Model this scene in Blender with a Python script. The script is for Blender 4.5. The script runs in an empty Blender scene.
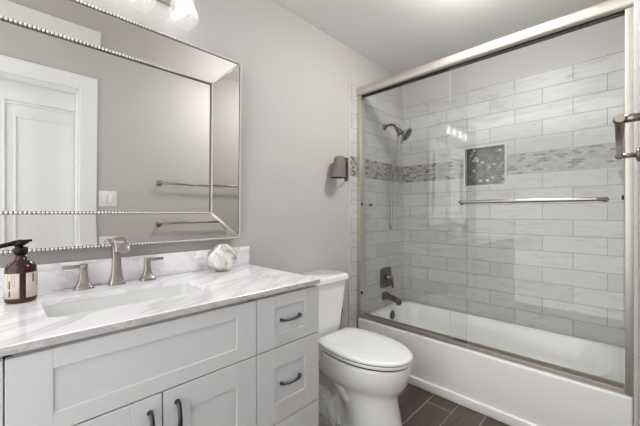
import bpy, bmesh, math, random
from mathutils import Vector, Matrix
PI = math.pi
S = bpy.context.scene
COL = S.collection
random.seed(4)
H = 1.137                     # eye height
# ------------------------------------------------------------------ camera
cam = bpy.data.objects.new('camera', bpy.data.cameras.new('camera'))
COL.objects.link(cam)
cam.data.sensor_fit = 'HORIZONTAL'; cam.data.sensor_width = 36
cam.data.lens = 36 * 312.92 / 640
cam.data.clip_start = 0.01
cam.location = (0, 0, H)
cam.rotation_euler = (PI / 2, 0, math.radians(44.36 - 90))
S.camera = cam
# ------------------------------------------------------------------ world, exposure
S.view_settings.view_transform = 'Standard'
S.view_settings.look = 'None'
S.view_settings.exposure = 1.2
S.view_settings.gamma = 1.0
S.view_settings.use_curve_mapping = False
W = bpy.data.worlds.new('world_fill'); S.world = W; W.use_nodes = True  # even bright surround, added as fill light through the open left end
W.node_tree.nodes['Background'].inputs[0].default_value = (1.0, 0.995, 0.985, 1)
W.node_tree.nodes['Background'].inputs[1].default_value = 1.2
BULB = 4.6
FILL_LAMP = 26.0  # strength of the added fill lamp
S.cycles.diffuse_bounces = 8
S.cycles.max_bounces = 16
S.cycles.transparent_max_bounces = 24

# ------------------------------------------------------------------ materials
def lin(c):
    return tuple(((v / 255 + .055) / 1.055) ** 2.4 if v > 10 else v / 255 / 12.92 for v in c)
class NT:
    def __init__(s, name):
        s.m = bpy.data.materials.new(name); s.m.use_nodes = True
        s.t = s.m.node_tree; s.b = s.t.nodes['Principled BSDF']; s.out = s.t.nodes['Material Output']
    def n(s, typ, **kw):
        nd = s.t.nodes.new(typ)
        for k, v in kw.items():
            if hasattr(nd, k) and k not in nd.inputs: setattr(nd, k, v)
            else: nd.inputs[k].default_value = v
        return nd
    def l(s, a, b): s.t.links.new(a, b)
    def coord(s, scale=(1, 1, 1), loc=(0, 0, 0), rot=(0, 0, 0)):
        tc = s.n('ShaderNodeTexCoord'); mp = s.n('ShaderNodeMapping')
        mp.inputs['Scale'].default_value = scale; mp.inputs['Location'].default_value = loc; mp.inputs['Rotation'].default_value = rot
        s.l(tc.outputs['Object'], mp.inputs['Vector']); return mp.outputs['Vector']
    def ramp(s, fac, stops, const=False):
        r = s.n('ShaderNodeValToRGB')
        if const: r.color_ramp.interpolation = 'CONSTANT'
        e = r.color_ramp.elements
        while len(e) < len(stops): e.new(.5)
        for x, (p, c) in zip(e, stops):
            x.position = p; x.color = (*c, 1)
        s.l(fac, r.inputs['Fac']); return r.outputs['Color']
    def mix(s, fac, a, b, mode='MIX'):
        m = s.n('ShaderNodeMix', data_type='RGBA', blend_type=mode)
        for inp, v in ((m.inputs['Factor'], fac), (m.inputs['A'], a), (m.inputs['B'], b)):
            if hasattr(v, 'is_linked'): s.l(v, inp)
            elif isinstance(v, (int, float)): inp.default_value = v
            else: inp.default_value = (*v, 1)
        return m.outputs['Result']
    def bump(s, h, strength=.2, dist=.002):
        b = s.n('ShaderNodeBump', Strength=strength, Distance=dist); s.l(h, b.inputs['Height']); s.l(b.outputs['Normal'], s.b.inputs['Normal'])
def mat(name, rgb, rough=.5, metal=0.0, var=.04, nscale=30, bump=0.0, coat=0.0, spec=.5, stretch=(1, 1, 1)):
    a = NT(name); c = lin(rgb)
    nz = a.n('ShaderNodeTexNoise', Scale=nscale, Detail=3.0); a.l(a.coord(stretch), nz.inputs['Vector'])
    lo = tuple(v * (1 - var) for v in c); hi = tuple(min(1, v * (1 + var)) for v in c)
    a.l(a.ramp(nz.outputs['Fac'], [(.3, lo), (.7, hi)]), a.b.inputs['Base Color'])
    a.b.inputs['Roughness'].default_value = rough; a.b.inputs['Metallic'].default_value = metal
    a.b.inputs['Coat Weight'].default_value = coat; a.b.inputs['Specular IOR Level'].default_value = spec
    if bump: a.bump(nz.outputs['Fac'], bump)
    return a.m
M = {}
M['paint'] = mat('warm_grey_paint', (191, 187, 185), .6, var=.012, nscale=90, spec=.3)
M['ceil'] = mat('ceiling_paint', (222, 222, 220), .7, var=.01, nscale=90, bump=.05, spec=.2)
M['doorwhite'] = mat('white_door_enamel', (232, 233, 233), .35, var=.01)
M['cab'] = mat('white_cabinet_lacquer', (207, 208, 209), .35, var=.01)
M['sinkw'] = mat('sink_porcelain', (220, 221, 220), .15, var=.005)
M['porc'] = mat('white_porcelain', (247, 247, 246), .12, var=.005, coat=.5)
M['acryl'] = mat('white_tub_enamel', (248, 248, 246), .16, var=.006, coat=.3)
M['nickel'] = mat('brushed_nickel', (176, 170, 163), .24, 1.0, .05, 60, stretch=(1, 1, 12))
M['satin'] = mat('satin_nickel', (150, 143, 136), .28, 1.0, .05, 60)
M['champ'] = mat('brushed_nickel_frame', (206, 200, 190), .48, 1.0, .04, 50, stretch=(1, 1, 1))
M['bronze'] = mat('dark_brushed_nickel', (120, 112, 103), .3, 1.0, .06, 60)
M['chrome'] = mat('chrome', (158, 158, 158), .12, 1.0, .02)
M['gun'] = mat('gunmetal', (88, 88, 90), .3, 1.0, .06, 80)
M['dark'] = mat('dark_metal_holder', (62, 60, 58), .4, .6, .05)
M['black'] = mat('black_plastic', (9, 9, 9), .3, 0, .1, spec=.25)
M['silver'] = mat('antique_silver_trim', (226, 223, 219), .32, .75, .05, 120)
M['pewter'] = mat('pewter_rail', (105, 102, 99), .35, 1.0, .05, 120)
M['mirror'] = mat('mirror_silver', (238, 238, 236), .0, 1.0, .003)
M['mirrorband'] = mat('mirror_silver_border', (222, 220, 217), .02, 1.0, .004)
M['plate'] = mat('white_switch_plastic', (234, 233, 230), .35, var=.01)
M['taupe'] = mat('taupe_shade_cloth', (112, 105, 100), .8, 0, .06, 200, bump=.2)
M['grey_in'] = mat('dark_shade_lining', (58, 55, 52), .8, 0, .06, 100)
M['gap_shade'] = mat('seat_gap_shade', (16, 16, 16), .6, 0, .05)  # near-black, stands in for shade in the seat gaps
M['labelp'] = mat('pale_paper_label', (206, 193, 184), .6, 0, .02)
M['ink'] = mat('dark_label_ink', (70, 62, 58), .6, 0, .02)
M['trimw'] = mat('pale_tile_edge_trim', (206, 202, 197), .35, 0, .02)
def amber():
    a = NT('amber_glass'); c = a.b.inputs
    nz = a.n('ShaderNodeTexNoise', Scale=8.0); a.l(a.coord(), nz.inputs['Vector'])
    a.l(a.ramp(nz.outputs['Fac'], [(.3, lin((40, 17, 8))), (.75, lin((66, 30, 14)))]), c['Base Color'])
    c['Roughness'].default_value = .05; c['Specular IOR Level'].default_value = .45
    return a.m
M['amber'] = amber()
def thinglass(name, tint=(.985, .99, .987), ior=1.45, rough=0.0, diffuse=0.0):
    a = NT(name); t = a.n('ShaderNodeBsdfTransparent'); g = a.n('ShaderNodeBsdfGlossy', Roughness=rough)
    t.inputs['Color'].default_value = (*tint, 1)
    f = a.n('ShaderNodeFresnel'); ge = a.n('ShaderNodeNewGeometry')
    io = a.n('ShaderNodeMapRange'); a.l(ge.outputs['Backfacing'], io.inputs['Value']); io.inputs['To Min'].default_value = ior; io.inputs['To Max'].default_value = 1 / ior
    a.l(io.outputs[0], f.inputs['IOR'])          # a thin pane: the same reflectance on either face
    nz = a.n('ShaderNodeTexNoise', Scale=4.0); a.l(a.coord(), nz.inputs['Vector'])
    a.l(a.ramp(nz.outputs['Fac'], [(.2, tuple(v * .995 for v in tint)), (.8, tint)]), t.inputs['Color'])
    mx = a.n('ShaderNodeMixShader'); a.l(f.outputs[0], mx.inputs[0]); a.l(t.outputs[0], mx.inputs[1]); a.l(g.outputs[0], mx.inputs[2])
    last = mx.outputs[0]
    if diffuse:
        d = a.n('ShaderNodeBsdfTranslucent'); d.inputs['Color'].default_value = (1, 1, 1, 1)
        d2 = a.n('ShaderNodeBsdfDiffuse'); d2.inputs['Color'].default_value = (.95, .95, .95, 1)
        m1 = a.n('ShaderNodeMixShader'); m1.inputs[0].default_value = .5; a.l(d.outputs[0], m1.inputs[1]); a.l(d2.outputs[0], m1.inputs[2])
        m2 = a.n('ShaderNodeMixShader'); m2.inputs[0].default_value = diffuse; a.l(last, m2.inputs[1]); a.l(m1.outputs[0], m2.inputs[2]); last = m2.outputs[0]
    a.l(last, a.out.inputs['Surface']); return a.m
M['glass'] = thinglass('clear_door_glass')
M['glassedge'] = thinglass('polished_glass_edge', (.8, .86, .84), 1.5, .1, .5)
M['shadeglass'] = thinglass('frosted_shade_glass', (1, 1, 1), 1.4, .1, .10)
M['plastic'] = thinglass('clear_plastic_film', (.93, .94, .94), 1.7, .10, .24)
def bulbmat(nm, st):
    a = NT(nm); e = a.n('ShaderNodeEmission', Strength=st); e.inputs['Color'].default_value = (1, .995, .985, 1)
    a.l(e.outputs[0], a.out.inputs['Surface']); return a.m
M['bulb'] = bulbmat('lit_bulb', BULB); M['lamp'] = bulbmat('fill_lamp_glow', FILL_LAMP)
def marble(name, base, vein, sc=1.0):
    a = NT(name); v = a.coord((1, 1, 1), rot=(0, 0, math.radians(-28)))
    st = a.n('ShaderNodeMapping'); st.inputs['Scale'].default_value = (.8 * sc, 5 * sc, 4 * sc); a.l(v, st.inputs['Vector'])
    n1 = a.n('ShaderNodeTexNoise', Scale=2.2, Detail=7.0, Roughness=.5, Distortion=.3); a.l(st.outputs[0], n1.inputs['Vector'])
    n2 = a.n('ShaderNodeTexNoise', Scale=5.0, Detail=5.0, Distortion=.7); a.l(st.outputs[0], n2.inputs['Vector'])
    c1 = a.ramp(n1.outputs['Fac'], [(.47, (0, 0, 0)), (.5, (1, 1, 1)), (.505, (.8, .8, .8)), (.60, (0, 0, 0))])
    c2 = a.ramp(n2.outputs['Fac'], [(.45, (0, 0, 0)), (.75, (.3, .3, .3))])
    b = lin(base); ve = lin(vein)
    x = a.mix(c2, b, tuple((p * .6 + q * .4) for p, q in zip(b, ve)))
    m = a.n('ShaderNodeMath', operation='MULTIPLY'); a.l(c1, m.inputs[0]); m.inputs[1].default_value = .5
    a.l(a.mix(m.outputs[0], x, ve), a.b.inputs['Base Color'])
    a.b.inputs['Roughness'].default_value = .16; a.b.inputs['Coat Weight'].default_value = .3
    return a.m
M['marble'] = marble('white_veined_marble', (246, 245, 249), (190, 186, 190))
M['marble_edge_shade'] = marble('marble_slab_edge_shaded', (196, 194, 193), (140, 136, 134), 2.0)  # same marble darkened: the edge's weaker light is put into its colour
def tile(name, axis, u0, z0, bw, rh, off=.5, c1=(201, 201, 200), c2=(189, 189, 188), mortar=(156, 155, 152), ms=.0026, vein=.16):
    a = NT(name); tc = a.n('ShaderNodeTexCoord'); sp = a.n('ShaderNodeSeparateXYZ'); a.l(tc.outputs['Object'], sp.inputs[0])
    cb = a.n('ShaderNodeCombineXYZ')
    def sub(o, v):
        m = a.n('ShaderNodeMath', operation='SUBTRACT'); a.l(o, m.inputs[0]); m.inputs[1].default_value = v; return m.outputs[0]
    a.l(sub(sp.outputs[axis], u0), cb.inputs[0]); a.l(sub(sp.outputs['Z'] if axis != 'Z' else sp.outputs['Y'], z0), cb.inputs[1])
    br = a.n('ShaderNodeTexBrick'); br.offset = off; br.offset_frequency = 2; br.squash = 1
    for k, v in (('Scale', 1.0), ('Mortar Size', ms), ('Mortar Smooth', .1), ('Bias', 0.0), ('Brick Width', bw), ('Row Height', rh)): br.inputs[k].default_value = v
    br.inputs['Color1'].default_value = (*lin(c1), 1); br.inputs['Color2'].default_value = (*lin(c2), 1); br.inputs['Mortar'].default_value = (*lin(mortar), 1)
    a.l(cb.outputs[0], br.inputs['Vector'])
    mp = a.n('ShaderNodeMapping'); mp.inputs['Scale'].default_value = (5, 24, 5); a.l(cb.outputs[0], mp.inputs['Vector'])
    nz = a.n('ShaderNodeTexNoise', Scale=1.0, Detail=6.0, Roughness=.65, Distortion=1.2); a.l(mp.outputs[0], nz.inputs['Vector'])
    v = a.ramp(nz.outputs['Fac'], [(.3, (1 - vein * 1.6,) * 3), (.5, (1, 1, 1)), (.7, (1 - vein * .3,) * 3)])
    a.l(a.mix(1.0, br.outputs['Color'], v, 'MULTIPLY'), a.b.inputs['Base Color'])
    inv = a.n('ShaderNodeMath', operation='SUBTRACT'); inv.inputs[0].default_value = 1; a.l(br.outputs['Fac'], inv.inputs[1])
    a.bump(inv.outputs[0], .35, .002)
    a.b.inputs['Roughness'].default_value = .42
    return a
def mosaic(name, axis, u0, z0, stops, bw=.034, rh=.0146, mortar=(150, 147, 142), rough=.25, metal=0.0):
    a = tile(name, axis, u0, z0, bw, rh, .5, (255, 255, 255), (0, 0, 0), mortar, .0014, .0)
    br = [n for n in a.t.nodes if n.type == 'TEX_BRICK'][0]
    col = a.ramp(br.outputs['Color'], stops)
    # mortar keeps its own colour
    x = a.mix(br.outputs['Fac'], col, lin(mortar))
    a.l(x, a.b.inputs['Base Color'])
    a.b.inputs['Roughness'].default_value = rough; a.b.inputs['Metallic'].default_value = metal
    return a.m
ZM0, ZM1, RH, BW = 1.4167, 1.5627, .1083, .3298
M['tb_lo'] = tile('long_grey_tile_back_lower', 'Y', .0816 + .1649, ZM0 - 21 * RH, BW, RH).m
M['tb_up'] = tile('long_grey_tile_back_upper', 'Y', .0816 + .1649, ZM1 - 21 * RH, BW, RH).m
M['tl_lo'] = tile('long_grey_tile_side_lower', 'X', 2.605 + .07, ZM0 - 20 * RH, BW, RH).m
M['tl_up'] = tile('long_grey_tile_side_upper', 'X', 2.605 + .07, ZM1 - 20 * RH, BW, RH).m
stp = [(0, lin((104, 102, 98))), (.14, lin((110, 108, 104))), (.2, lin((150, 148, 144))), (.6, lin((168, 165, 160))), (1, lin((186, 184, 180)))]
M['mb'] = mosaic('small_stone_mosaic_back', 'Y', 0, ZM0, stp)
M['ml'] = mosaic('small_stone_mosaic_side', 'X', 0, ZM0, stp)
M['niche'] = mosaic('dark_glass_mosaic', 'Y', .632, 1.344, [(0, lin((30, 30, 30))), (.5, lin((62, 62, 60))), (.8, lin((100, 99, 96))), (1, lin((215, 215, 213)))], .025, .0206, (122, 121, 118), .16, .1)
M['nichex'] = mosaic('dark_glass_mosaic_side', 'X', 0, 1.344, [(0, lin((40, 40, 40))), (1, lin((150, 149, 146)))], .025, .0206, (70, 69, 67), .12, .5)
def floormat():
    a = NT('dark_wood_look_tile'); tc = a.n('ShaderNodeTexCoord'); mp = a.n('ShaderNodeMapping'); mp.inputs['Location'].default_value = (4.068, 2.29, 0)
    a.l(tc.outputs['Object'], mp.inputs['Vector'])
    br = a.n('ShaderNodeTexBrick'); br.offset = .38; br.offset_frequency = 2
    for k, v in (('Scale', 1.0), ('Mortar Size', .0028), ('Mortar Smooth', .1), ('Bias', 0.0), ('Brick Width', .61), ('Row Height', .15)): br.inputs[k].default_value = v
    br.inputs['Color1'].default_value = (*lin((94, 77, 66)), 1); br.inputs['Color2'].default_value = (*lin((68, 56, 48)), 1); br.inputs['Mortar'].default_value = (*lin((150, 136, 122)), 1)
    a.l(mp.outputs[0], br.inputs['Vector'])
    m2 = a.n('ShaderNodeMapping'); m2.inputs['Scale'].default_value = (3, 26, 1); a.l(tc.outputs['Object'], m2.inputs['Vector'])
    nz = a.n('ShaderNodeTexNoise', Scale=1.4, Detail=6.0, Roughness=.65, Distortion=.8); a.l(m2.outputs[0], nz.inputs['Vector'])
    v = a.ramp(nz.outputs['Fac'], [(.3, (.58,) * 3), (.7, (1.3,) * 3)])
    a.l(a.mix(1.0, br.outputs['Color'], v, 'MULTIPLY'), a.b.inputs['Base Color']); a.b.inputs['Roughness'].default_value = .42
    return a.m
M['floor'] = floormat()
def shellmat():
    a = NT('silvery_crackled_white'); nz = a.n('ShaderNodeTexVoronoi', Scale=55.0); a.l(a.coord(), nz.inputs['Vector'])
    n2 = a.n('ShaderNodeTexNoise', Scale=26.0, Detail=4.0); a.l(a.coord(), n2.inputs['Vector'])
    c = a.ramp(n2.outputs['Fac'], [(.36, lin((150, 143, 132))), (.5, lin((222, 218, 212))), (.7, lin((246, 244, 242)))])
    a.l(c, a.b.inputs['Base Color']); a.b.inputs['Roughness'].default_value = .22; a.b.inputs['Metallic'].default_value = .15
    a.bump(nz.outputs['Distance'], .7, .006); return a.m
M['shell'] = shellmat()

# ------------------------------------------------------------------ mesh helpers
def new(): return bmesh.new()
def box(bm, x0, x1, y0, y1, z0, z1, mi=0, bev=0.0, seg=2):
    b2 = bmesh.new()
    v = [b2.verts.new(p) for p in ((x0, y0, z0), (x1, y0, z0), (x1, y1, z0), (x0, y1, z0), (x0, y0, z1), (x1, y0, z1), (x1, y1, z1), (x0, y1, z1))]
    for f in ((3, 2, 1, 0), (4, 5, 6, 7), (0, 1, 5, 4), (1, 2, 6, 5), (2, 3, 7, 6), (3, 0, 4, 7)): b2.faces.new([v[i] for i in f])
    if bev: bmesh.ops.bevel(b2, geom=list(b2.edges), offset=bev, segments=seg, profile=.5, affect='EDGES')
    merge(bm, b2, mi)
def merge(bm, b2, mi=0):
    mp = {}
    for v in b2.verts: mp[v] = bm.verts.new(v.co)
    for f in b2.faces:
        nf = bm.faces.new([mp[v] for v in f.verts]); nf.material_index = mi; nf.smooth = f.smooth
    b2.free()
def loft(bm, secs, cap0=True, cap1=True, smooth=True, mi=0, ring=False):
    rows = [[bm.verts.new(p) for p in s] for s in secs]
    n = len(rows[0]); pairs = list(zip(rows, rows[1:])) + ([(rows[-1], rows[0])] if ring else [])
    for a, b in pairs:
        for i in range(n):
            f = bm.faces.new((a[i], a[(i + 1) % n], b[(i + 1) % n], b[i])); f.smooth = smooth; f.material_index = mi
    if not ring:
        if cap0: f = bm.faces.new(rows[0][::-1]); f.material_index = mi
        if cap1: f = bm.faces.new(rows[-1]); f.material_index = mi
def rr(x0, x1, y0, y1, r, z, n=6):
    pts = []
    for cx, cy, a0 in ((x1 - r, y1 - r, 0), (x0 + r, y1 - r, 90), (x0 + r, y0 + r, 180), (x1 - r, y0 + r, 270)):
        for i in range(n):
            t = math.radians(a0 + 90 * i / (n - 1)); pts.append((cx + r * math.cos(t), cy + r * math.sin(t), z))
    return pts
def frame_of(d):
    d = Vector(d).normalized(); up = Vector((0, 0, 1)) if abs(d.z) < .9 else Vector((1, 0, 0))
    a = d.cross(up).normalized(); return a, a.cross(d).normalized()
def tube(bm, path, rad, n=10, smooth=True, mi=0, sx=1.0, sy=1.0):
    P = [Vector(p) for p in path]; R = rad if isinstance(rad, (list, tuple)) else [rad] * len(P)
    secs = []; a = None
    for i, p in enumerate(P):
        d = (P[min(i + 1, len(P) - 1)] - P[max(i - 1, 0)]).normalized()
        if a is None: a, b = frame_of(d)
        else:
            a = (a - d * a.dot(d)).normalized(); b = a.cross(d).normalized()
        secs.append([p + (a * math.cos(2 * PI * k / n) * sx + b * math.sin(2 * PI * k / n) * sy) * R[i] for k in range(n)])
    loft(bm, secs, smooth=smooth, mi=mi)
def smoothpath(pts, k=6):
    P = [Vector(p) for p in pts]; out = []
    for i in range(len(P) - 1):
        p0 = P[max(i - 1, 0)]; p1 = P[i]; p2 = P[i + 1]; p3 = P[min(i + 2, len(P) - 1)]
        for j in range(k):
            t = j / k
            out.append(.5 * ((2 * p1) + (p2 - p0) * t + (2 * p0 - 5 * p1 + 4 * p2 - p3) * t * t + (3 * p1 - p0 - 3 * p2 + p3) * t ** 3))
    out.append(P[-1]); return out
def lathe(bm, c, prof, n=24, axis=(0, 0, 1), smooth=True, mi=0):
    a, b = frame_of(axis); d = Vector(axis).normalized(); c = Vector(c)
    loft(bm, [[c + d * h + (a * math.cos(2 * PI * k / n) + b * math.sin(2 * PI * k / n)) * max(r, 1e-4) for k in range(n)] for r, h in prof], smooth=smooth, mi=mi)
def sphere(bm, c, r, u=10, v=6, mi=0):
    lathe(bm, Vector(c), [(r * math.sin(PI * i / v), -r * math.cos(PI * i / v)) for i in range(v + 1)], u, mi=mi)
def root_of(o):
    while o.parent: o = o.parent
    return o
def obj(name, bm, m, parent=None, base=None):
    bmesh.ops.recalc_face_normals(bm, faces=list(bm.faces))
    me = bpy.data.meshes.new(name)
    off = root_of(parent).location.copy() if parent else (Vector(base) if base else Vector((0, 0, 0)))
    if off.length: bmesh.ops.translate(bm, verts=list(bm.verts), vec=-off)
    bm.to_mesh(me); bm.free()
    for x in (m if isinstance(m, (list, tuple)) else [m]): me.materials.append(M[x])
    o = bpy.data.objects.new(name, me); COL.objects.link(o)
    if parent: o.parent = parent
    elif base: o.location = base
    return o
def smooth_all(o, ang=40):
    for p in o.data.polygons: p.use_smooth = True
    o.data.set_sharp_from_angle(angle=math.radians(ang)); return o
def tag(o, label, cat, group=None):
    o['label'] = label; o['category'] = cat
    if group: o['group'] = group
    return o
def thing(name, label, cat, loc, group=None):
    o = bpy.data.objects.new(name, None); COL.objects.link(o); o.location = loc; o.empty_display_size = .05
    return tag(o, label, cat, group)
def struct(name, bm, m, parent=None):
    o = obj(name, bm, m, parent)
    if not parent: o['kind'] = 'structure'
    return o
def bx(name, m, parent, *a, bev=0.0, **k):
    bm = new(); box(bm, *a, bev=bev, **k); return smooth_all(obj(name, bm, m, parent), 50)

# ------------------------------------------------------------------ room shell
D, YR, A, B = 1.475, -.036, 1.915, 2.607      # vanity wall, door wall, tub apron, tiled end wall
CZ, X0 = 2.382, -.75        # left end kept open so the added world light fills the room
TT = 2.112                                   # tile top
TX = 1.826                                   # tile edge outside the tub
NY0, NY1, NZ0, NZ1 = .632, .931, 1.344, 1.654
bm = new(); box(bm, X0, B + .14, YR - .3, D + .12, -.06, 0); struct('floor', bm, 'floor')
bm = new(); box(bm, X0, B + .14, YR - .3, D + .12, CZ, CZ + .06); struct('ceiling', bm, 'ceil')
bm = new(); box(bm, X0, B + .14, D + .010, D + .12, 0, CZ); struct('wall_left', bm, 'paint')
bm = new()
for y0, y1, z0, z1 in ((YR - .1, NY0, 0, TT), (NY1, D + .01, 0, TT), (NY0, NY1, 0, NZ0), (NY0, NY1, NZ1, TT), (YR - .1, D + .01, TT, CZ)):
    box(bm, B + .010, B + .14, y0, y1, z0, z1)
struct('wall_back', bm, 'paint')
DX0, DX1, DZ = -.40, .416, 2.005              # doorway
bm = new()
box(bm, X0, DX0, YR - .1, YR, 0, CZ); box(bm, DX1, B + .14, YR - .1, YR, 0, CZ); box(bm, DX0, DX1, YR - .1, YR, DZ, CZ)
struct('wall_right', bm, 'paint')
# tile slabs
bm = new()
for y0, y1 in ((YR + .002, NY0), (NY0, NY1), (NY1, D)):
    mid = y0 == NY0
    for z0, z1, mi in ((.34, NZ0, 0), (NZ0, ZM0, 0), (ZM0, ZM1, 1), (ZM1, NZ1, 2), (NZ1, TT, 2)):
        if mid and z0 >= NZ0 - 1e-6 and z1 <= NZ1 + 1e-6: continue
        box(bm, B, B + .010, y0, y1, z0, z1, mi)
struct('wall_back_tile', bm, ['tb_lo', 'mb', 'tb_up'])
def sidetile(name, y0, y1):
    bm = new()
    for z0, z1, mi in ((0, ZM0, 0), (ZM0, ZM1, 1), (ZM1, TT, 2)):
        if z0 == 0:
            box(bm, TX, A - .006, y0, y1, 0, .34, mi); box(bm, TX, B, y0, y1, .34, ZM0, mi)
        else: box(bm, TX, B, y0, y1, z0, z1, mi)
    return struct(name, bm, ['tl_lo', 'ml', 'tl_up'])
sidetile('wall_left_tile', D, D + .010)
sidetile('wall_right_tile', YR, YR + .010)
bm = new(); box(bm, TX - .009, TX, D - .003, D + .010, 0, TT + .006, bev=.002); struct('trim_1', bm, 'trimw')
bm = new(); box(bm, TX - .009, TX, YR, YR + .013, 0, TT + .006, bev=.002); struct('trim_2', bm, 'trimw')
# niche liner
bm = new()
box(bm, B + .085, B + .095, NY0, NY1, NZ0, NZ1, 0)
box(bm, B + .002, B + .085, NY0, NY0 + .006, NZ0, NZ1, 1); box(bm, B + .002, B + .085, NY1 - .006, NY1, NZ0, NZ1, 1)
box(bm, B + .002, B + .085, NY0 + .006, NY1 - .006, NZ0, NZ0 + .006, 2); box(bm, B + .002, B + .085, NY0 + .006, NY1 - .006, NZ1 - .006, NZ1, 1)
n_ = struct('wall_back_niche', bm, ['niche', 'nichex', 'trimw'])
bm = new(); t_ = .009
for y0, y1, z0, z1 in ((NY0 - .003, NY0 + t_, NZ0 - .003, NZ1 + .003), (NY1 - t_, NY1 + .003, NZ0 - .003, NZ1 + .003), (NY0 + t_, NY1 - t_, NZ0 - .003, NZ0 + t_), (NY0 + t_, NY1 - t_, NZ1 - t_, NZ1 + .003)):
    box(bm, B - .004, B + .004, y0, y1, z0, z1, bev=.001)
struct('trim_3', bm, 'trimw')
# door and casing on the right wall (seen in the mirror)
bm = new(); cw = .107
box(bm, DX1, DX1 + cw, YR, YR + .016, 0, DZ + cw, bev=.003); box(bm, DX0 - cw, DX0, YR, YR + .016, 0, DZ + cw, bev=.003)
box(bm, DX0, DX1, YR, YR + .016, DZ, DZ + cw, bev=.003)
struct('trim_4', bm, 'doorwhite')
bm = new()
box(bm, DX1 - .012, DX1, YR - .1, YR, 0, DZ - .012); box(bm, DX0, DX0 + .012, YR - .1, YR, 0, DZ - .012); box(bm, DX0, DX1, YR - .1, YR, DZ - .012, DZ)
struct('trim_5', bm, 'doorwhite')
YD = YR - .102
bm = new(); box(bm, -.34, .62, YD - .036, YD - .012, .01, 2.07)
def fr(x0, x1, z0, z1, w, y0, y1):
    box(bm, x0, x0 + w, y0, y1, z0, z1, bev=.003); box(bm, x1 - w, x1, y0, y1, z0, z1, bev=.003)
    box(bm, x0 + w, x1 - w, y0, y1, z1 - w, z1, bev=.003); box(bm, x0 + w, x1 - w, y0, y1, z0, z0 + w, bev=.003)
box(bm, -.34, .62, YD - .012, YD - .004, 1.86, 2.07); box(bm, -.34, .02, YD - .012, YD - .004, .01, 1.86); box(bm, .56, .62, YD - .012, YD - .004, .01, 1.86); box(bm, .02, .56, YD - .012, YD - .004, .01, 1.0)
door = struct('door_1', bm, 'doorwhite')
bm = new(); fr(.012, .568, .992, 1.850, .012, YD - .006, YD + .001); struct('panel_moulding', bm, 'doorwhite', door)
bm = new(); fr(.068, .512, 1.05, 1.76, .012, YD - .012, YD - .003); struct('panel_moulding', bm, 'doorwhite', door)

# ------------------------------------------------------------------ bathtub
tub = thing('bathtub', 'white built-in bathtub with plain apron behind sliding glass doors', 'bathtub', (A, 0, 0))
RZ = .340; ty0, ty1 = YR + .012, D - .002
bm = new()
O = lambda i, z: rr(A + i, B - .002 - i * .2, ty0 + i * .1, ty1 - i * .1, .012, z, 8)
I = lambda x0, x1, y0, y1, r, z: rr(x0, x1, y0, y1, r, z, 8)
loft(bm, [O(0, 0), O(0, .06), O(0, RZ - .02), O(.002, RZ - .009), O(.008, RZ - .002), O(.016, RZ),
          I(A + .085, B - .052, .05, D - .055, .16, RZ), I(A + .092, B - .060, .058, D - .063, .155, RZ - .004), I(A + .10, B - .068, .066, D - .070, .15, RZ - .014),
          I(A + .115, B - .085, .12, D - .085, .14, .20), I(A + .14, B - .115, .20, D - .105, .12, .10), I(A + .18, B - .16, .27, D - .15, .09, .07)], cap0=False)
smooth_all(obj('tub_shell', bm, 'acryl', tub), 60)
bm = new(); box(bm, A - .012, A + .004, ty0, ty1, 0, .055, bev=.005, seg=3); smooth_all(obj('apron_skirt', bm, 'acryl', tub))
bm = new(); lathe(bm, (2.295, D - .0765, .285), [(.0, .0), (.037, .0), (.037, .004), (.030, .010), (.0, .012)], 24, (0, -1, .06)); ov = obj('overflow_plate', bm, 'bronze', tub); ov['label'] = 'dark metal overflow plate'
bm = new(); box(bm, 2.288, 2.302, D - .094, D - .086, .262, .308, bev=.003); obj('trip_lever', bm, 'bronze', ov)

# ------------------------------------------------------------------ shower door
XP1, XP2 = A + .018, A + .044               # outer and inner glass planes
dz0, dz1 = RZ + .004, 2.037
sd = thing('shower_door_frame', 'brushed nickel header, side jambs and bottom track of the tub enclosure', 'shower frame', (A + .03, .7, RZ))
y0, y1 = YR + .011, D - .001
bm = new()
prof = []
for k in range(9):
    t = PI / 2 + PI * k / 8; prof.append((A + .014 + .026 * math.cos(t), 2.065 + .033 * (1 if math.sin(t) > 0 else -1) * abs(math.sin(t)) ** .7))
prof = [(A + .064, 2.032)] + [(A + .064, 2.098)] + prof
loft(bm, [[(x, y, z) for x, z in prof] for y in (y0, y1)], smooth=False)
smooth_all(obj('header', bm, 'champ', sd), 50)
bm = new(); box(bm, A + .012, A + .050, y0 + .03, y1 - .03, 2.0265, 2.0325); obj('header_channel', bm, 'black', sd)['label'] = 'black inner channel under the header'
for yy, yw in ((y1 - .030, .030), (y0, .028)):
    bm = new(); box(bm, A + .002, A + .060, yy, yy + yw, RZ + .001, 2.0315, bev=.002); smooth_all(obj('jamb', bm, 'champ', sd))
bm = new()
box(bm, A + .004, A + .060, y0 + .03, y1 - .03, RZ + .001, RZ + .009); box(bm, A + .004, A + .010, y0 + .03, y1 - .03, RZ + .009, RZ + .021, bev=.001)
box(bm, A + .029, A + .033, y0 + .03, y1 - .03, RZ + .009, RZ + .020); box(bm, A + .054, A + .060, y0 + .03, y1 - .03, RZ + .009, RZ + .026)
obj('bottom_track', bm, 'champ', sd)
for yy, zz in ((y0 + .031, 1.205), (y1 - .039, 1.205), (y1 - .039, .53)):
    bm = new(); box(bm, A + .006, A + .022, yy, yy + .008, zz - .010, zz + .010, bev=.002); obj('bumper', bm, 'black', sd)
def pane(par, x, ya, yb_):
    bm = new(); box(bm, x - .003, x + .003, ya, yb_, RZ + .012, 2.025); bm.normal_update()
    for f in bm.faces:
        if abs(f.normal.y) > .9: f.material_index = 1
    obj('glass', bm, ['glass', 'glassedge'], par)
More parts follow.
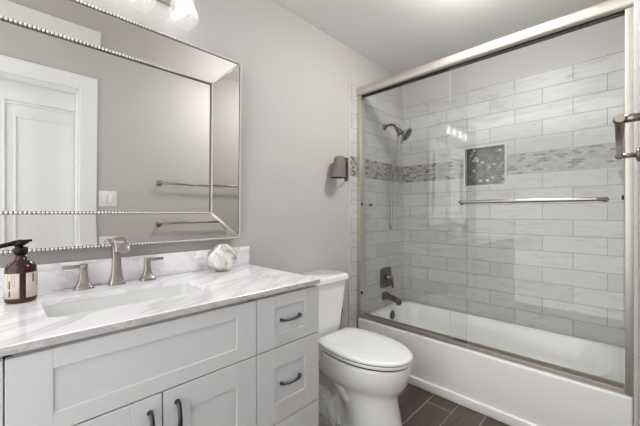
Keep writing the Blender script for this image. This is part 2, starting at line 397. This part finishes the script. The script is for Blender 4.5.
pa = thing('sliding_glass_panel', 'outer clear glass sliding panel carrying the long nickel towel bar', 'shower door', (XP1, .39, RZ + .011), 'sliding glass tub panels')
pane(pa, XP1, y0 + .034, .772)
bm = new(); zb = 1.200; xb = XP1 - .058
tube(bm, smoothpath([(XP1 - .004, .700, zb), (xb + .022, .700, zb), (xb + .006, .694, zb), (xb, .675, zb)], 4) + [Vector((xb, .10, zb))] + smoothpath([(xb, .092, zb), (xb + .006, .073, zb), (xb + .022, .068, zb), (XP1 - .004, .068, zb)], 4), .0095, 12)
tb = obj('towel_bar', bm, 'nickel', pa); tb['label'] = 'long brushed nickel bar'
for yy in (.700, .068):
    bm = new(); lathe(bm, (XP1 - .003, yy, zb), [(.0, 0), (.014, 0), (.014, .004), (.0, .005)], 16, (-1, 0, 0)); obj('bar_washer', bm, 'nickel', tb)
pb = thing('sliding_glass_panel', 'inner clear glass sliding panel in front of the shower head', 'shower door', (XP2, 1.07, RZ + .011), 'sliding glass tub panels')
pane(pb, XP2, .684, y1 - .034)
bm = new(); lathe(bm, (XP2 + .003, 1.395, 1.199), [(0, 0), (.007, 0), (.007, .012), (.013, .016), (.013, .028), (0, .030)], 14, (1, 0, 0))
obj('door_knob', bm, 'bronze', pb)
bm = new(); box(bm, XP2 - .006, XP2 + .006, .686, .765, RZ + .010, RZ + .018); obj('bottom_guide', bm, 'black', pb)

# ------------------------------------------------------------------ shower fittings on the left tile wall
SX = 2.292
sh = thing('hand_shower', 'chrome shower head and hand spray with a looping hose on the tile', 'shower head', (SX, D, 1.87))
bm = new(); lathe(bm, (SX, D - .0015, 1.87), [(0, 0), (.028, 0), (.028, .006), (.018, .016), (.010, .02), (0, .02)], 20, (0, -1, 0)); obj('flange', bm, 'bronze', sh)
bm = new(); tube(bm, smoothpath([(SX, D - .015, 1.87), (SX, D - .06, 1.878), (SX, D - .095, 1.866), (SX, D - .125, 1.828)]), .0105, 12); obj('shower_arm', bm, 'bronze', sh)
bm = new(); tube(bm, [(SX, D - .118, 1.838), (SX, D - .13, 1.822), (SX, D - .15, 1.80), (SX, D - .175, 1.785)], [.014, .020, .022, .016], 14)
sphere(bm, (SX, D - .148, 1.803), .024, 14, 8); tube(bm, [(SX, D - .148, 1.80), (SX, D - .135, 1.768)], .013, 12); obj('holder', bm, 'bronze', sh)
bm = new(); ax = Vector((.15, -.80, -.60)).normalized(); c = Vector((SX, D - .19, 1.785))
lathe(bm, c, [(0, -.020), (.016, -.018), (.032, .0), (.056, .018), (.060, .026), (.056, .031), (0, .031)], 28, ax)
hd = obj('spray_head', bm, 'chrome', sh)
bm = new(); lathe(bm, c + ax * .031, [(0, 0), (.049, 0), (.047, .003), (0, .003)], 28, ax); obj('spray_face', bm, 'gun', hd)
bm = new(); tube(bm, [c + Vector((0, .0, -.012)), c + Vector((0, .012, -.05)), c + Vector((0, .025, -.075))], [.013, .012, .010], 12); obj('spray_handle', bm, 'chrome', sh)
bm = new(); tube(bm, smoothpath([c + Vector((0, .025, -.07)), (SX, D - .135, 1.66), (SX - .01, D - .095, 1.56), (SX - .012, D - .075, 1.40), (SX - .014, D - .065, 1.15), (SX - .010, D - .062, 1.03),
      (SX + .006, D - .062, 1.004), (SX + .022, D - .062, 1.04), (SX + .022, D - .07, 1.20), (SX + .02, D - .08, 1.45), (SX + .008, D - .11, 1.66), (SX, D - .134, 1.76)], 8), .0055, 10)
obj('hose', bm, 'chrome', sh)
va = thing('shower_valve', 'dark metal rounded square shower valve with lever above the tub spout', 'tub valve', (2.312, D, .585))
bm = new(); loft(bm, [[(x, D - dy, z) for x, z, _ in rr(2.312 - h, 2.312 + h, .587 - h, .587 + h, .03, 0)] for h, dy in ((.085, .0015), (.085, .006), (.080, .010))]); smooth_all(obj('valve_plate', bm, 'bronze', va))
bm = new(); lathe(bm, (2.312, D - .010, .587), [(0, 0), (.030, 0), (.026, .025), (.020, .03), (.017, .055), (0, .056)], 20, (0, -1, 0))
tube(bm, [(2.312, D - .058, .597), (2.312, D - .066, .565), (2.312, D - .070, .508)], [.013, .0105, .009], 12); obj('lever', bm, 'bronze', va)
sp = thing('tub_spout', 'dark metal tub spout on the tile below the shower valve', 'tub spout', (SX, D, .43))
bm = new()
loft(bm, [[(x, y, z + zz) for x, zz, _ in rr(SX - w, SX + w, -h0, h0, .012, 0)] for y, z, w, h0 in ((D - .0015, .432, .034, .034), (D - .012, .432, .034, .034), (D - .03, .434, .027, .024), (D - .07, .428, .024, .020), (D - .12, .418, .025, .020), (D - .145, .408, .025, .020), (D - .155, .402, .020, .016))])
smooth_all(obj('spout_body', bm, 'bronze', sp), 45)
bm = new(); lathe(bm, (SX, D - .135, .394), [(0, 0), (.017, 0), (.017, -.014), (0, -.014)], 16); obj('outlet', bm, 'bronze', sp)

# ------------------------------------------------------------------ vanity
VX0, VX1, VY = -.313, .945, .930
CT = .860
vc = thing('vanity_cabinet', 'white shaker vanity cabinet with dark arched pulls under the marble top', 'vanity', (.316, 1.2, 0))
bm = new(); vb = D + .008
for x in (VX0, .003, .618, VX1 - .017): box(bm, x, x + .016, VY + .022, vb, .09, CT - .022, bev=.001)
box(bm, VX0 + .016, VX1 - .017, VY + .022, vb, .09, .106); box(bm, VX0 + .016, VX1 - .017, vb - .006, vb, .106, CT - .022); box(bm, VX0 + .016, VX1 - .017, VY + .022, VY + .040, CT - .05, CT - .022)
obj('carcass', bm, 'cab', vc)
bx('toe_kick', 'cab', vc, VX0 + .01, VX1 - .02, VY + .08, D - .01, .001, .089)
def shaker(name, x0, x1, z0, z1, st, rl):
    bm = new(); y0, y1 = VY, VY + .020
    b2 = [(x0, x0 + st, z0, z1), (x1 - st, x1, z0, z1), (x0 + st, x1 - st, z1 - rl, z1), (x0 + st, x1 - st, z0, z0 + rl)]
    for a, b, c, d in b2: box(bm, a, b, y0, y1, c, d, bev=.0012, seg=1)
    box(bm, x0 + st - .002, x1 - st + .002, y0 + .0045, y1 - .002, z0 + rl - .002, z1 - rl + .002)
    return obj(name, bm, 'cab', vc)
def pull(par, c, axis):
    bm = new(); c = Vector(c); L = .047
    pts = [c + axis * (L * t) + Vector((0, -.014 - .011 * (1 - t * t) if abs(t) < 1 else -.012, 0)) for t in [-1 + 2 * i / 14 for i in range(15)]]
    tube(bm, pts, [.0065 if 0 < i < 14 else .006 for i in range(15)], 10, sx=1.0, sy=.75)
    for s in (-1, 1):
        q = c + axis * (L * .97 * s); lathe(bm, q, [(0, 0), (.008, 0), (.007, .004), (.006, .015), (0, .016)], 12, (0, -1, 0))
    o = smooth_all(obj('pull_handle', bm, 'gun', par), 60); o['label'] = 'dark grey arched metal pull'
XA, ZA = Vector((1, 0, 0)), Vector((0, 0, 1))
for x0, x1 in ((.636, .944), (-.311, .0045)):
    for z0, z1, rl in ((.637, .828, .045), (.352, .633, .075), (.092, .348, .075)):
        d = shaker('drawer', x0, x1, z0, z1, .078, rl); pull(d, ((x0 + x1) / 2, VY + (.008 if rl else 0), (z0 + z1) / 2), XA)
shaker('false_front', .007, .632, .637, .828, .078, .045)
for x0, x1, hx in ((.007, .3175, .286), (.3215, .632, .3585)):
    d = shaker('cabinet_door', x0, x1, .092, .633, .078, .078); pull(d, (hx, VY, .545), ZA)
# countertop with a sink cut-out
ct = thing('countertop', 'white marble vanity countertop with grey veins and low backsplash', 'countertop', (.316, 1.2, CT - .02))
bm = new(); SKX0, SKX1, SKY0, SKY1 = .087, .546, 1.078, 1.322
o_ = lambda z, i=0: rr(VX0 - .003 + i, VX1 + .001 - i, .922 + i, D + .009 - i, .003, z, 6)
i_ = lambda z: rr(SKX0, SKX1, SKY0, SKY1, .035, z, 6)
loft(bm, [o_(CT - .002), o_(CT, .002), i_(CT), i_(CT - .02), o_(CT - .02, .002), o_(CT - .018)], ring=True, smooth=False)
for f in bm.faces:
    f.normal_update(); 
    c = f.calc_center_median()
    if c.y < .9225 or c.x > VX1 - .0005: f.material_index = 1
obj('slab', bm, ['marble', 'marble_edge_shade'], ct)
bx('backsplash', 'marble', ct, VX0 - .003, VX1 + .001, D - .014, D + .009, CT + .0005, .957, bev=.0015)
sk = thing('sink', 'white rectangular undermount sink set in the marble counter', 'sink', (.316, 1.2, CT - .15))
bm = new()
q = lambda i, z, r: rr(SKX0 + i, SKX1 - i, SKY0 + i, SKY1 - i, r, z, 6)
loft(bm, [q(-.015, CT - .0205, .045), q(.001, CT - .0205, .035), q(.003, CT - .03, .035), q(.012, CT - .10, .04), q(.03, CT - .132, .04), q(.06, CT - .14, .03)], cap0=False)
loft(bm, [q(-.015, CT - .0205, .045), q(-.010, CT - .10, .05), q(.02, CT - .155, .05)], cap0=False)
smooth_all(obj('basin', bm, 'sinkw', sk), 60)
bm = new(); lathe(bm, (.316, 1.22, CT - .1395), [(0, 0), (.03, 0), (.027, .003), (0, .002)], 20); obj('drain', bm, 'nickel', sk)
# faucet
def flare(bm, cx, cy, z0, prof):
    loft(bm, [rr(cx - w, cx + w, cy - d, cy + d, min(w, d) * .35, z0 + h, 5) for h, w, d in prof])
FY = 1.418
fa = thing('faucet', 'brushed nickel arched sink faucet with two separate lever handles', 'faucet', (.317, FY, CT))
bm = new(); flare(bm, .317, FY, CT + .0005, [(0, .027, .024), (.006, .027, .024), (.014, .0235, .020), (.03, .0185, .016), (.06, .0155, .0125), (.10, .0145, .0115), (.13, .0145, .0115)])
secs = []
P = smoothpath([(0, FY, CT + .12), (0, FY - .001, CT + .145), (0, FY - .012, CT + .165), (0, FY - .034, CT + .174), (0, FY - .060, CT + .168), (0, FY - .080, CT + .150), (0, FY - .088, CT + .132)], 4)
for i, p in enumerate(P):
    d = (P[min(i + 1, len(P) - 1)] - P[max(i - 1, 0)]).normalized(); nrm = Vector((0, -d.z, d.y)); t = i / (len(P) - 1)
    w = .0145 + .010 * t; th = .0115 - .003 * t
    secs.append([Vector((.317 + a, 0, 0)) + p + nrm * b for a, b, _ in rr(-w, w, -th, th, th * .5, 0, 4)])
loft(bm, secs); smooth_all(obj('spout', bm, 'nickel', fa), 50)
for hx, sgn in ((.214, -1), (.428, 1)):
    bm = new(); flare(bm, hx, FY + .004, CT + .0005, [(0, .028, .025), (.005, .028, .025), (.011, .024, .021), (.022, .0175, .015), (.04, .0125, .012), (.06, .0115, .011), (.074, .0115, .011), (.0745, .0095, .0095), (.077, .0095, .0095), (.0775, .0115, .011), (.088, .0115, .011), (.0895, .010, .0095)])
    fh = smooth_all(obj('handle', bm, 'nickel', fa), 50)
    bm = new(); x1 = hx + sgn * .062; box(bm, min(hx + sgn * .006, x1), max(hx + sgn * .006, x1), FY - .004, FY + .012, CT + .0765, CT + .0885, bev=.0025); smooth_all(obj('lever', bm, 'nickel', fh))
# soap bottle
BX, BY = .046, 1.358
so = thing('soap_bottle', 'brown glass soap bottle with black pump and pale labels', 'soap bottle', (BX, BY, CT))
z = CT + .0005
bm = new(); lathe(bm, (BX, BY, z), [(0, 0), (.034, 0), (.0375, .004), (.038, .01), (.038, .098), (.0365, .108), (.030, .120), (.020, .129), (.0155, .134), (.0145, .148), (0, .149)], 36); obj('bottle_body', bm, 'amber', so)
for a0, a1, dz0, dz1 in ((-178, -96, .016, .092), (-75, 8, .016, .092)):
    bm = new(); r = .0384
    loft(bm, [[(BX + (r + e) * math.cos(math.radians(a0 + (a1 - a0) * k / 14)), BY + (r + e) * math.sin(math.radians(a0 + (a1 - a0) * k / 14)), z + h) for k in range(15)] for h, e in ((dz0, 0), (dz0, .0006), (dz1, .0006), (dz1, 0))], ring=True)
    lb = obj('paper_label', bm, 'labelp', so)
    bm = new(); r = .0391; am = a0 + (a1 - a0) * .55
    for k, (da, h0, h1) in enumerate(((0, .022, .040), (0, .046, .070), (-8, .05, .088), (8, .056, .088), (14, .05, .088), (20, .05, .088)) if a0 < -100 else ((-18, .062, .090), (-4, .05, .088), (3, .05, .088), (10, .05, .088), (17, .05, .088))):
        w = 3.2 if da in (0, -18) else .5
        loft(bm, [[(BX + (r + e) * math.cos(math.radians(am + da + s * w)), BY + (r + e) * math.sin(math.radians(am + da + s * w)), z + hh) for s, e in ((-1, -.0004), (1, -.0004), (1, 0), (-1, 0))] for hh in (h0, h1)], smooth=False)
    obj('print', bm, 'ink', lb)
bm = new(); lathe(bm, (BX, BY, z + .148), [(0, 0), (.0165, 0), (.0165, .020), (.013, .022), (.006, .023), (.006, .030), (0, .030)], 24)
obj('pump_collar', bm, 'black', so)
bm = new(); lathe(bm, (BX, BY, z + .176), [(0, 0), (.012, 0), (.0135, .010), (.012, .014), (0, .015)], 20)
tube(bm, smoothpath([(BX + .026, BY, z + .189), (BX, BY, z + .188), (BX - .03, BY, z + .181), (BX - .07, BY + .004, z + .171)]), [.004] * 6 + [.006] * 5 + [.0048] * 7 + [.004], 10)
obj('pump_head', bm, 'black', so)
# ornament
OX, OY = .742, 1.378
bm = new(); c = Vector((OX, OY, CT + .062)); nu, nv = 44, 28; secs = []
for j in range(nv + 1):
    t = PI * j / nv; row = []
    for k in range(nu):
        p = 2 * PI * k / nu
        lob = 1 + .07 * math.cos(6 * p + 3 * math.cos(t)) * math.sin(t) + .05 * math.sin(5 * t + 2 * p) + .03 * math.sin(11 * p + 4 * t)
        v = Vector((math.sin(t) * math.cos(p) * .070, math.sin(t) * math.sin(p) * .060, -math.cos(t) * .062)) * lob
        v.x += .08 * v.z; v.z = max(v.z, -.0615)
        row.append(c + v)
    secs.append(row)
loft(bm, secs); orn = obj('decorative_ornament', bm, 'shell', base=(OX, OY, CT)); tag(orn, 'lumpy white and silver textured round ornament on the marble counter', 'ornament')

# ------------------------------------------------------------------ mirror
mr = thing('wall_mirror', 'large rectangular wall mirror with wide beaded mirrored frame above the vanity', 'mirror', (.317, D + .008, H - .126))
ox0, ox1, oz0, oz1 = -.238, .870, H - .126, H + .770
fx, fz0, fz1 = .149, .128, .140
ix0, ix1, iz0, iz1 = ox0 + fx, ox1 - fx, oz0 + fz0, oz1 - fz1
yi, yo, yb = D - .018, D - .0335, D + .007
bx('back_board', 'dark', mr, ox0 + .004, ox1 - .004, D - .012, yb, oz0 + .004, oz1 - .004)
bx('mirror_glass', 'mirror', mr, ix0, ix1, yi, D - .013, iz0, iz1)
Oc = [(ox0, oz0), (ox1, oz0), (ox1, oz1), (ox0, oz1)]; Ic = [(ix0, iz0), (ix1, iz0), (ix1, iz1), (ix0, iz1)]
for k in range(4):
    j = (k + 1) % 4; bm = new()
    f = [(Oc[k], yo), (Oc[j], yo), (Ic[j], yi), (Ic[k], yi)]
    top = [bm.verts.new((p[0], y, p[1])) for p, y in f]; bot = [bm.verts.new((p[0], D - .0125, p[1])) for p, y in f]
    bm.faces.new(top); bm.faces.new(bot[::-1])
    for i in range(4): bm.faces.new((top[i], top[(i + 1) % 4], bot[(i + 1) % 4], bot[i]))
    obj('mirrored_border', bm, 'mirrorband', mr)
def beads(name, cs, y, r, gap, inner):
    bm = new()
    for k in range(4):
        a, b = Vector((cs[k][0], y, cs[k][1])), Vector((cs[(k + 1) % 4][0], y, cs[(k + 1) % 4][1])); n = round((b - a).length / gap)
        for i in range(n): sphere(bm, a.lerp(b, i / n) + Vector((0, -.0015, 0)), r, 8, 6)
    o = obj(name, bm, 'silver', mr); o['label'] = 'silver beaded edging'
    bm = new(); h = r * .95
    for k in range(4):
        a, b = cs[k], cs[(k + 1) % 4]
        box(bm, min(a[0], b[0]) - h, max(a[0], b[0]) + h, y + .001, y + .012, min(a[1], b[1]) - h, max(a[1], b[1]) + h)
    obj('bead_rail', bm, 'pewter', o)
beads('inner_beading', Ic, yi - .009, .0052, .0114, 1)
beads('outer_beading', Oc, yo - .004, .0052, .0114, 0)
for k in range(4):
    bm = new(); tube(bm, [(Oc[k][0], yo - .003, Oc[k][1]), (Ic[k][0], yi - .005, Ic[k][1])], .005, 8); obj('corner_strip', bm, 'silver', mr)
mr.rotation_euler.x = math.radians(1.0)      # it hangs leaning a little forward
# ------------------------------------------------------------------ vanity light
vl = thing('vanity_light', 'four-shade glass vanity light glowing above the mirror', 'light fixture', (.283, D, 2.10))
bx('backplate', 'nickel', vl, -.03, .60, D - .010, D + .0095, 2.075, 2.165, bev=.004)
for cx in (.025, .199, .373, .547):
    cy, zb_ = 1.362, 1.958
    bm = new(); tube(bm, smoothpath([(cx, D - .011, 2.12), (cx, D - .05, 2.135), (cx, D - .09, 2.135), (cx, cy, 2.115)]), .007, 10)
    lathe(bm, (cx, cy, 2.083), [(0, 0), (.022, 0), (.024, .02), (.014, .034), (0, .035)], 16); arm = obj('lamp_arm', bm, 'nickel', vl)
    bm = new()
    def sq(h, zz): return rr(cx - h, cx + h, cy - h, cy + h, .004, zz, 3)
    loft(bm, [sq(.026, 2.088), sq(.034, 2.055), sq(.043, 2.01), sq(.054, zb_), sq(.051, zb_), sq(.040, 2.01), sq(.031, 2.055), sq(.023, 2.088)], ring=True, smooth=False)
    shd = obj('lamp_shade', bm, 'shadeglass', vl)
    bm = new(); lathe(bm, (cx, cy, 1.985), [(0, 0), (.012, .003), (.019, .012), (.0215, .024), (.019, .038), (.012, .058), (.010, .08), (0, .095)], 16); obj('bulb', bm, 'bulb', shd)

# ------------------------------------------------------------------ added fill lamp on the ceiling (unseen, above the frame)
cl = thing('added_fill_lamp', 'round flush lamp added as unseen fill light in front of the tub enclosure', 'added fill light', (1.62, .53, CZ))
bm = new(); lathe(bm, (1.62, .53, CZ - .0005), [(0, 0), (.17, 0), (.17, -.02), (.155, -.024), (.155, -.012), (0, -.012)], 40); obj('fill_lamp_ring', bm, 'plate', cl)
bm = new(); lathe(bm, (1.62, .53, CZ - .0135), [(0, 0), (.152, 0), (.148, -.025), (.125, -.055), (.085, -.078), (.04, -.088), (0, -.09)], 40); obj('fill_diffuser', bm, 'lamp', cl)
# ------------------------------------------------------------------ wall sconce
sc = thing('wall_sconce', 'small taupe open-bottomed shade on dark bracket beside the tile edge', 'wall lamp', (1.70, D, 1.46))
bm = new(); n = 28
def el(cx, cy, rx, ry, z): return [(cx + rx * math.cos(2 * PI * k / n), cy + ry * math.sin(2 * PI * k / n), z) for k in range(n)]
scx, scy = 1.632, D - .06
loft(bm, [el(scx + .012, scy, .002, .002, 1.528), el(scx + .012, scy, .030, .026, 1.527), el(scx + .011, scy, .041, .036, 1.518), el(scx + .006, scy, .048, .042, 1.46), el(scx - .008, scy, .060, .050, 1.380)], cap1=False)
loft(bm, [el(scx - .008, scy, .060, .050, 1.380), el(scx - .008, scy, .053, .044, 1.380), el(scx + .008, scy, .040, .034, 1.50)], cap0=False, mi=1)
smooth_all(obj('shade', bm, ['taupe', 'grey_in'], sc), 50)
bm = new(); box(bm, 1.775, 1.800, D - .004, D + .0095, 1.375, 1.545, bev=.002)
tube(bm, [(1.788, D - .004, 1.525), (1.745, D - .03, 1.505), (scx + .045, scy, 1.49)], .007, 8); tube(bm, [(1.788, D - .004, 1.385), (1.745, D - .03, 1.380), (scx + .046, scy, 1.39)], .005, 8)
obj('bracket', bm, 'dark', sc)

# ------------------------------------------------------------------ toilet
TXC = 1.372
to = thing('toilet', 'white two-piece toilet with closed elongated lid beside the tub', 'toilet', (TXC, 1.2, 0))
def egg(w, yf, yb, z, n=40, sq_=2.3, cx=TXC):
    ym = yb - (yb - yf) * .42; out = []
    for k in range(n):
        t = 2 * PI * k / n; c, s = math.cos(t), math.sin(t)
        e = 2.0 if s < 0 else 2.4
        x = math.copysign(abs(c) ** (2 / e), c) * w; y = math.copysign(abs(s) ** (2 / e), s)
        out.append((cx + x, ym + (y * (yb - ym) if y > 0 else y * (ym - yf)), z))
    return out
bm = new()
loft(bm, [egg(.124, .775, 1.14, 0.001), egg(.122, .778, 1.14, .02), egg(.113, .796, 1.13, .10), egg(.106, .812, 1.13, .18), egg(.108, .814, 1.15, .215), egg(.124, .806, 1.24, .235),
          egg(.152, .785, 1.31, .258), egg(.168, .764, 1.28, .290), egg(.176, .752, 1.262, .33), egg(.177, .747, 1.255, .37), egg(.174, .750, 1.255, .386), egg(.166, .758, 1.25, .391)])
smooth_all(obj('bowl', bm, 'porc', to), 60)
bm = new(); box(bm, TXC - .125, TXC + .125, 1.20, 1.44, .30, .388, bev=.02, seg=4); smooth_all(obj('tank_shelf', bm, 'porc', to))
bm = new(); loft(bm, [rr(TXC - w, TXC + w, 1.08, yb, .03, z) for w, yb, z in ((.10, 1.40, .001), (.095, 1.40, .03), (.055, 1.38, .06), (.05, 1.36, .20), (.065, 1.40, .31))]); smooth_all(obj('rear_base', bm, 'porc', to), 50)
for s in (-1, 1):
    bm = new(); tube(bm, smoothpath([(TXC + s * .075, 1.36, .33), (TXC + s * .080, 1.27, .325), (TXC + s * .084, 1.18, .275), (TXC + s * .084, 1.10, .205), (TXC + s * .08, 1.04, .15)]), .032, 16)
    obj('trapway', bm, 'porc', to)
def lidline(w, yf, yb, z, cx=TXC):
    hb = w * .64; ym = yb - (yb - yf) * .45; out = []
    for k in range(12):
        q = k / 11; out.append((cx + hb + (w - hb) * math.sqrt(1 - q * q * .999), ym + q * (yb - ym), z))
    out += [(2 * cx - x, y, z) for x, y, z in out[::-1]]
    for k in range(1, 24):
        t = PI + PI * k / 24; out.append((cx + w * math.cos(t), ym + (ym - yf) * math.sin(t), z))
    return out
bm = new(); loft(bm, [lidline(.176, .746, 1.236, .397), lidline(.178, .744, 1.238, .399), lidline(.178, .744, 1.238, .409), lidline(.176, .746, 1.236, .4115)]); smooth_all(obj('seat', bm, 'porc', to), 50)
bm = new(); loft(bm, [lidline(.1775, .746, 1.236, .417), lidline(.181, .741, 1.239, .4185), lidline(.181, .740, 1.240, .426), lidline(.177, .745, 1.236, .432), lidline(.166, .760, 1.225, .4355), lidline(.11, .86, 1.17, .4375)]); smooth_all(obj('seat_lid', bm, 'porc', to), 50)
bm = new(); loft(bm, [lidline(.1735, .7515, 1.22, .3905), lidline(.1735, .7515, 1.22, .418)]); obj('seat_gap_dark_fill', bm, 'gap_shade', to)  # dark filler that paints the shade lines under seat and lid
for s in (-1, 1):
    bm = new(); lathe(bm, (TXC + s * .075 - .018, 1.247, .408), [(0, 0), (.011, 0), (.011, .036), (0, .036)], 12, (1, 0, 0)); obj('hinge', bm, 'porc', to)
bm = new()
tk = lambda w, yf, z: rr(TXC - w, TXC + w, yf, D - .012, .035, z, 6)
loft(bm, [tk(.112, 1.285, .392), tk(.122, 1.275, .405), tk(.128, 1.268, .45), tk(.168, 1.258, .715), tk(.168, 1.258, .722)]); smooth_all(obj('tank', bm, 'porc', to), 50)
bm = new()
tl = lambda i, z: rr(TXC - .172 + i, TXC + .172 - i, 1.240 + i, D - .004 - i, .03, z, 6)
loft(bm, [tl(.006, .7225), tl(0, .726), tl(0, .748), tl(.004, .756), tl(.012, .759)]); smooth_all(obj('tank_lid', bm, 'porc', to), 50)
for s in (-1, 1):
    bm = new(); lathe(bm, (TXC + s * .115, 1.245, .372), [(0, 0), (.012, 0), (.012, .018), (.005, .026), (0, .027)], 12); obj('tank_bolt', bm, 'black', to)
# brush
tbz = thing('toilet_brush', 'black toilet brush standing between the tank and the tub', 'toilet brush', (1.56, 1.36, 0))
bm = new(); lathe(bm, (1.56, 1.36, .001), [(0, 0), (.052, 0), (.050, .02), (.046, .22), (.042, .235), (0, .236)], 24); obj('canister', bm, 'black', tbz)
bm = new(); tube(bm, [(1.552, 1.355, .23), (1.553, 1.352, .36), (1.559, 1.348, .42), (1.577, 1.344, .505)], [.006, .008, .013, .011], 12); obj('handle', bm, 'black', tbz)
# plastic bag
bm = new(); secs = []; rnd = random.Random(8); ph = [rnd.uniform(0, 6.3) for _ in range(8)]
for j in range(15):
    t = j / 14; zz = .002 + .248 * t; row = []
    for k in range(36):
        p = 2 * PI * k / 36; env = (.5 + .5 * min(1, t * 6)) * (1 - .45 * max(0, t - .55) / .45)
        w = 1 + .10 * math.sin(5 * p + ph[0] + 5 * t) + .08 * math.sin(9 * p + ph[1] - 7 * t) + .06 * math.sin(13 * p + ph[2] + 12 * t)
        row.append((1.118 + .085 * env * w * math.cos(p), 1.06 + .115 * env * w * math.sin(p), zz + .012 * math.sin(3 * p + ph[3]) * t))
    secs.append(row)
loft(bm, secs, smooth=True); bg = obj('plastic_bag', bm, 'plastic', base=(1.118, 1.06, 0)); tag(bg, 'crumpled clear plastic bag on the floor between vanity and toilet', 'plastic bag')

# ------------------------------------------------------------------ towel bar on the right wall
tw = thing('towel_bar', 'brushed nickel towel bar on two posts on the right wall', 'towel bar', (1.3, YR, 1.35))
ZT, YT = H + .211, YR + .048
bm = new(); tube(bm, [(.965, YT - .002, ZT), (1.625, YT + .006, ZT)], .0088, 14); obj('bar', bm, 'satin', tw)
for px, yt in ((.980, YT - .002), (1.610, YT + .006)):
    bm = new(); tube(bm, [(px, YR + .004, ZT), (px, yt, ZT)], .0092, 14); sphere(bm, (px, yt, ZT), .0122, 14, 8); ps = obj('post', bm, 'satin', tw)
    bm = new(); lathe(bm, (px, YR, ZT), [(0, .0005), (.026, .0005), (.026, .006), (.020, .010), (0, .010)], 22, (0, 1, 0)); obj('flange', bm, 'satin', ps)
# ------------------------------------------------------------------ switch plate (mirror only)
sw = thing('switch_plate', 'white double light switch plate beside the door casing, reflected in the mirror', 'light switch', (.61, YR, 1.2))
bx('cover_plate', 'plate', sw, .538, .660, YR + .0005, YR + .006, 1.137, 1.259, bev=.002)
for sx in (.576, .622):
    bx('rocker_gap', 'labelp', sw, sx - .0185, sx + .0185, YR + .0058, YR + .0066, 1.162, 1.234)
    bx('rocker', 'plate', sw, sx - .0165, sx + .0165, YR + .0058, YR + .010, 1.164, 1.232, bev=.0015)
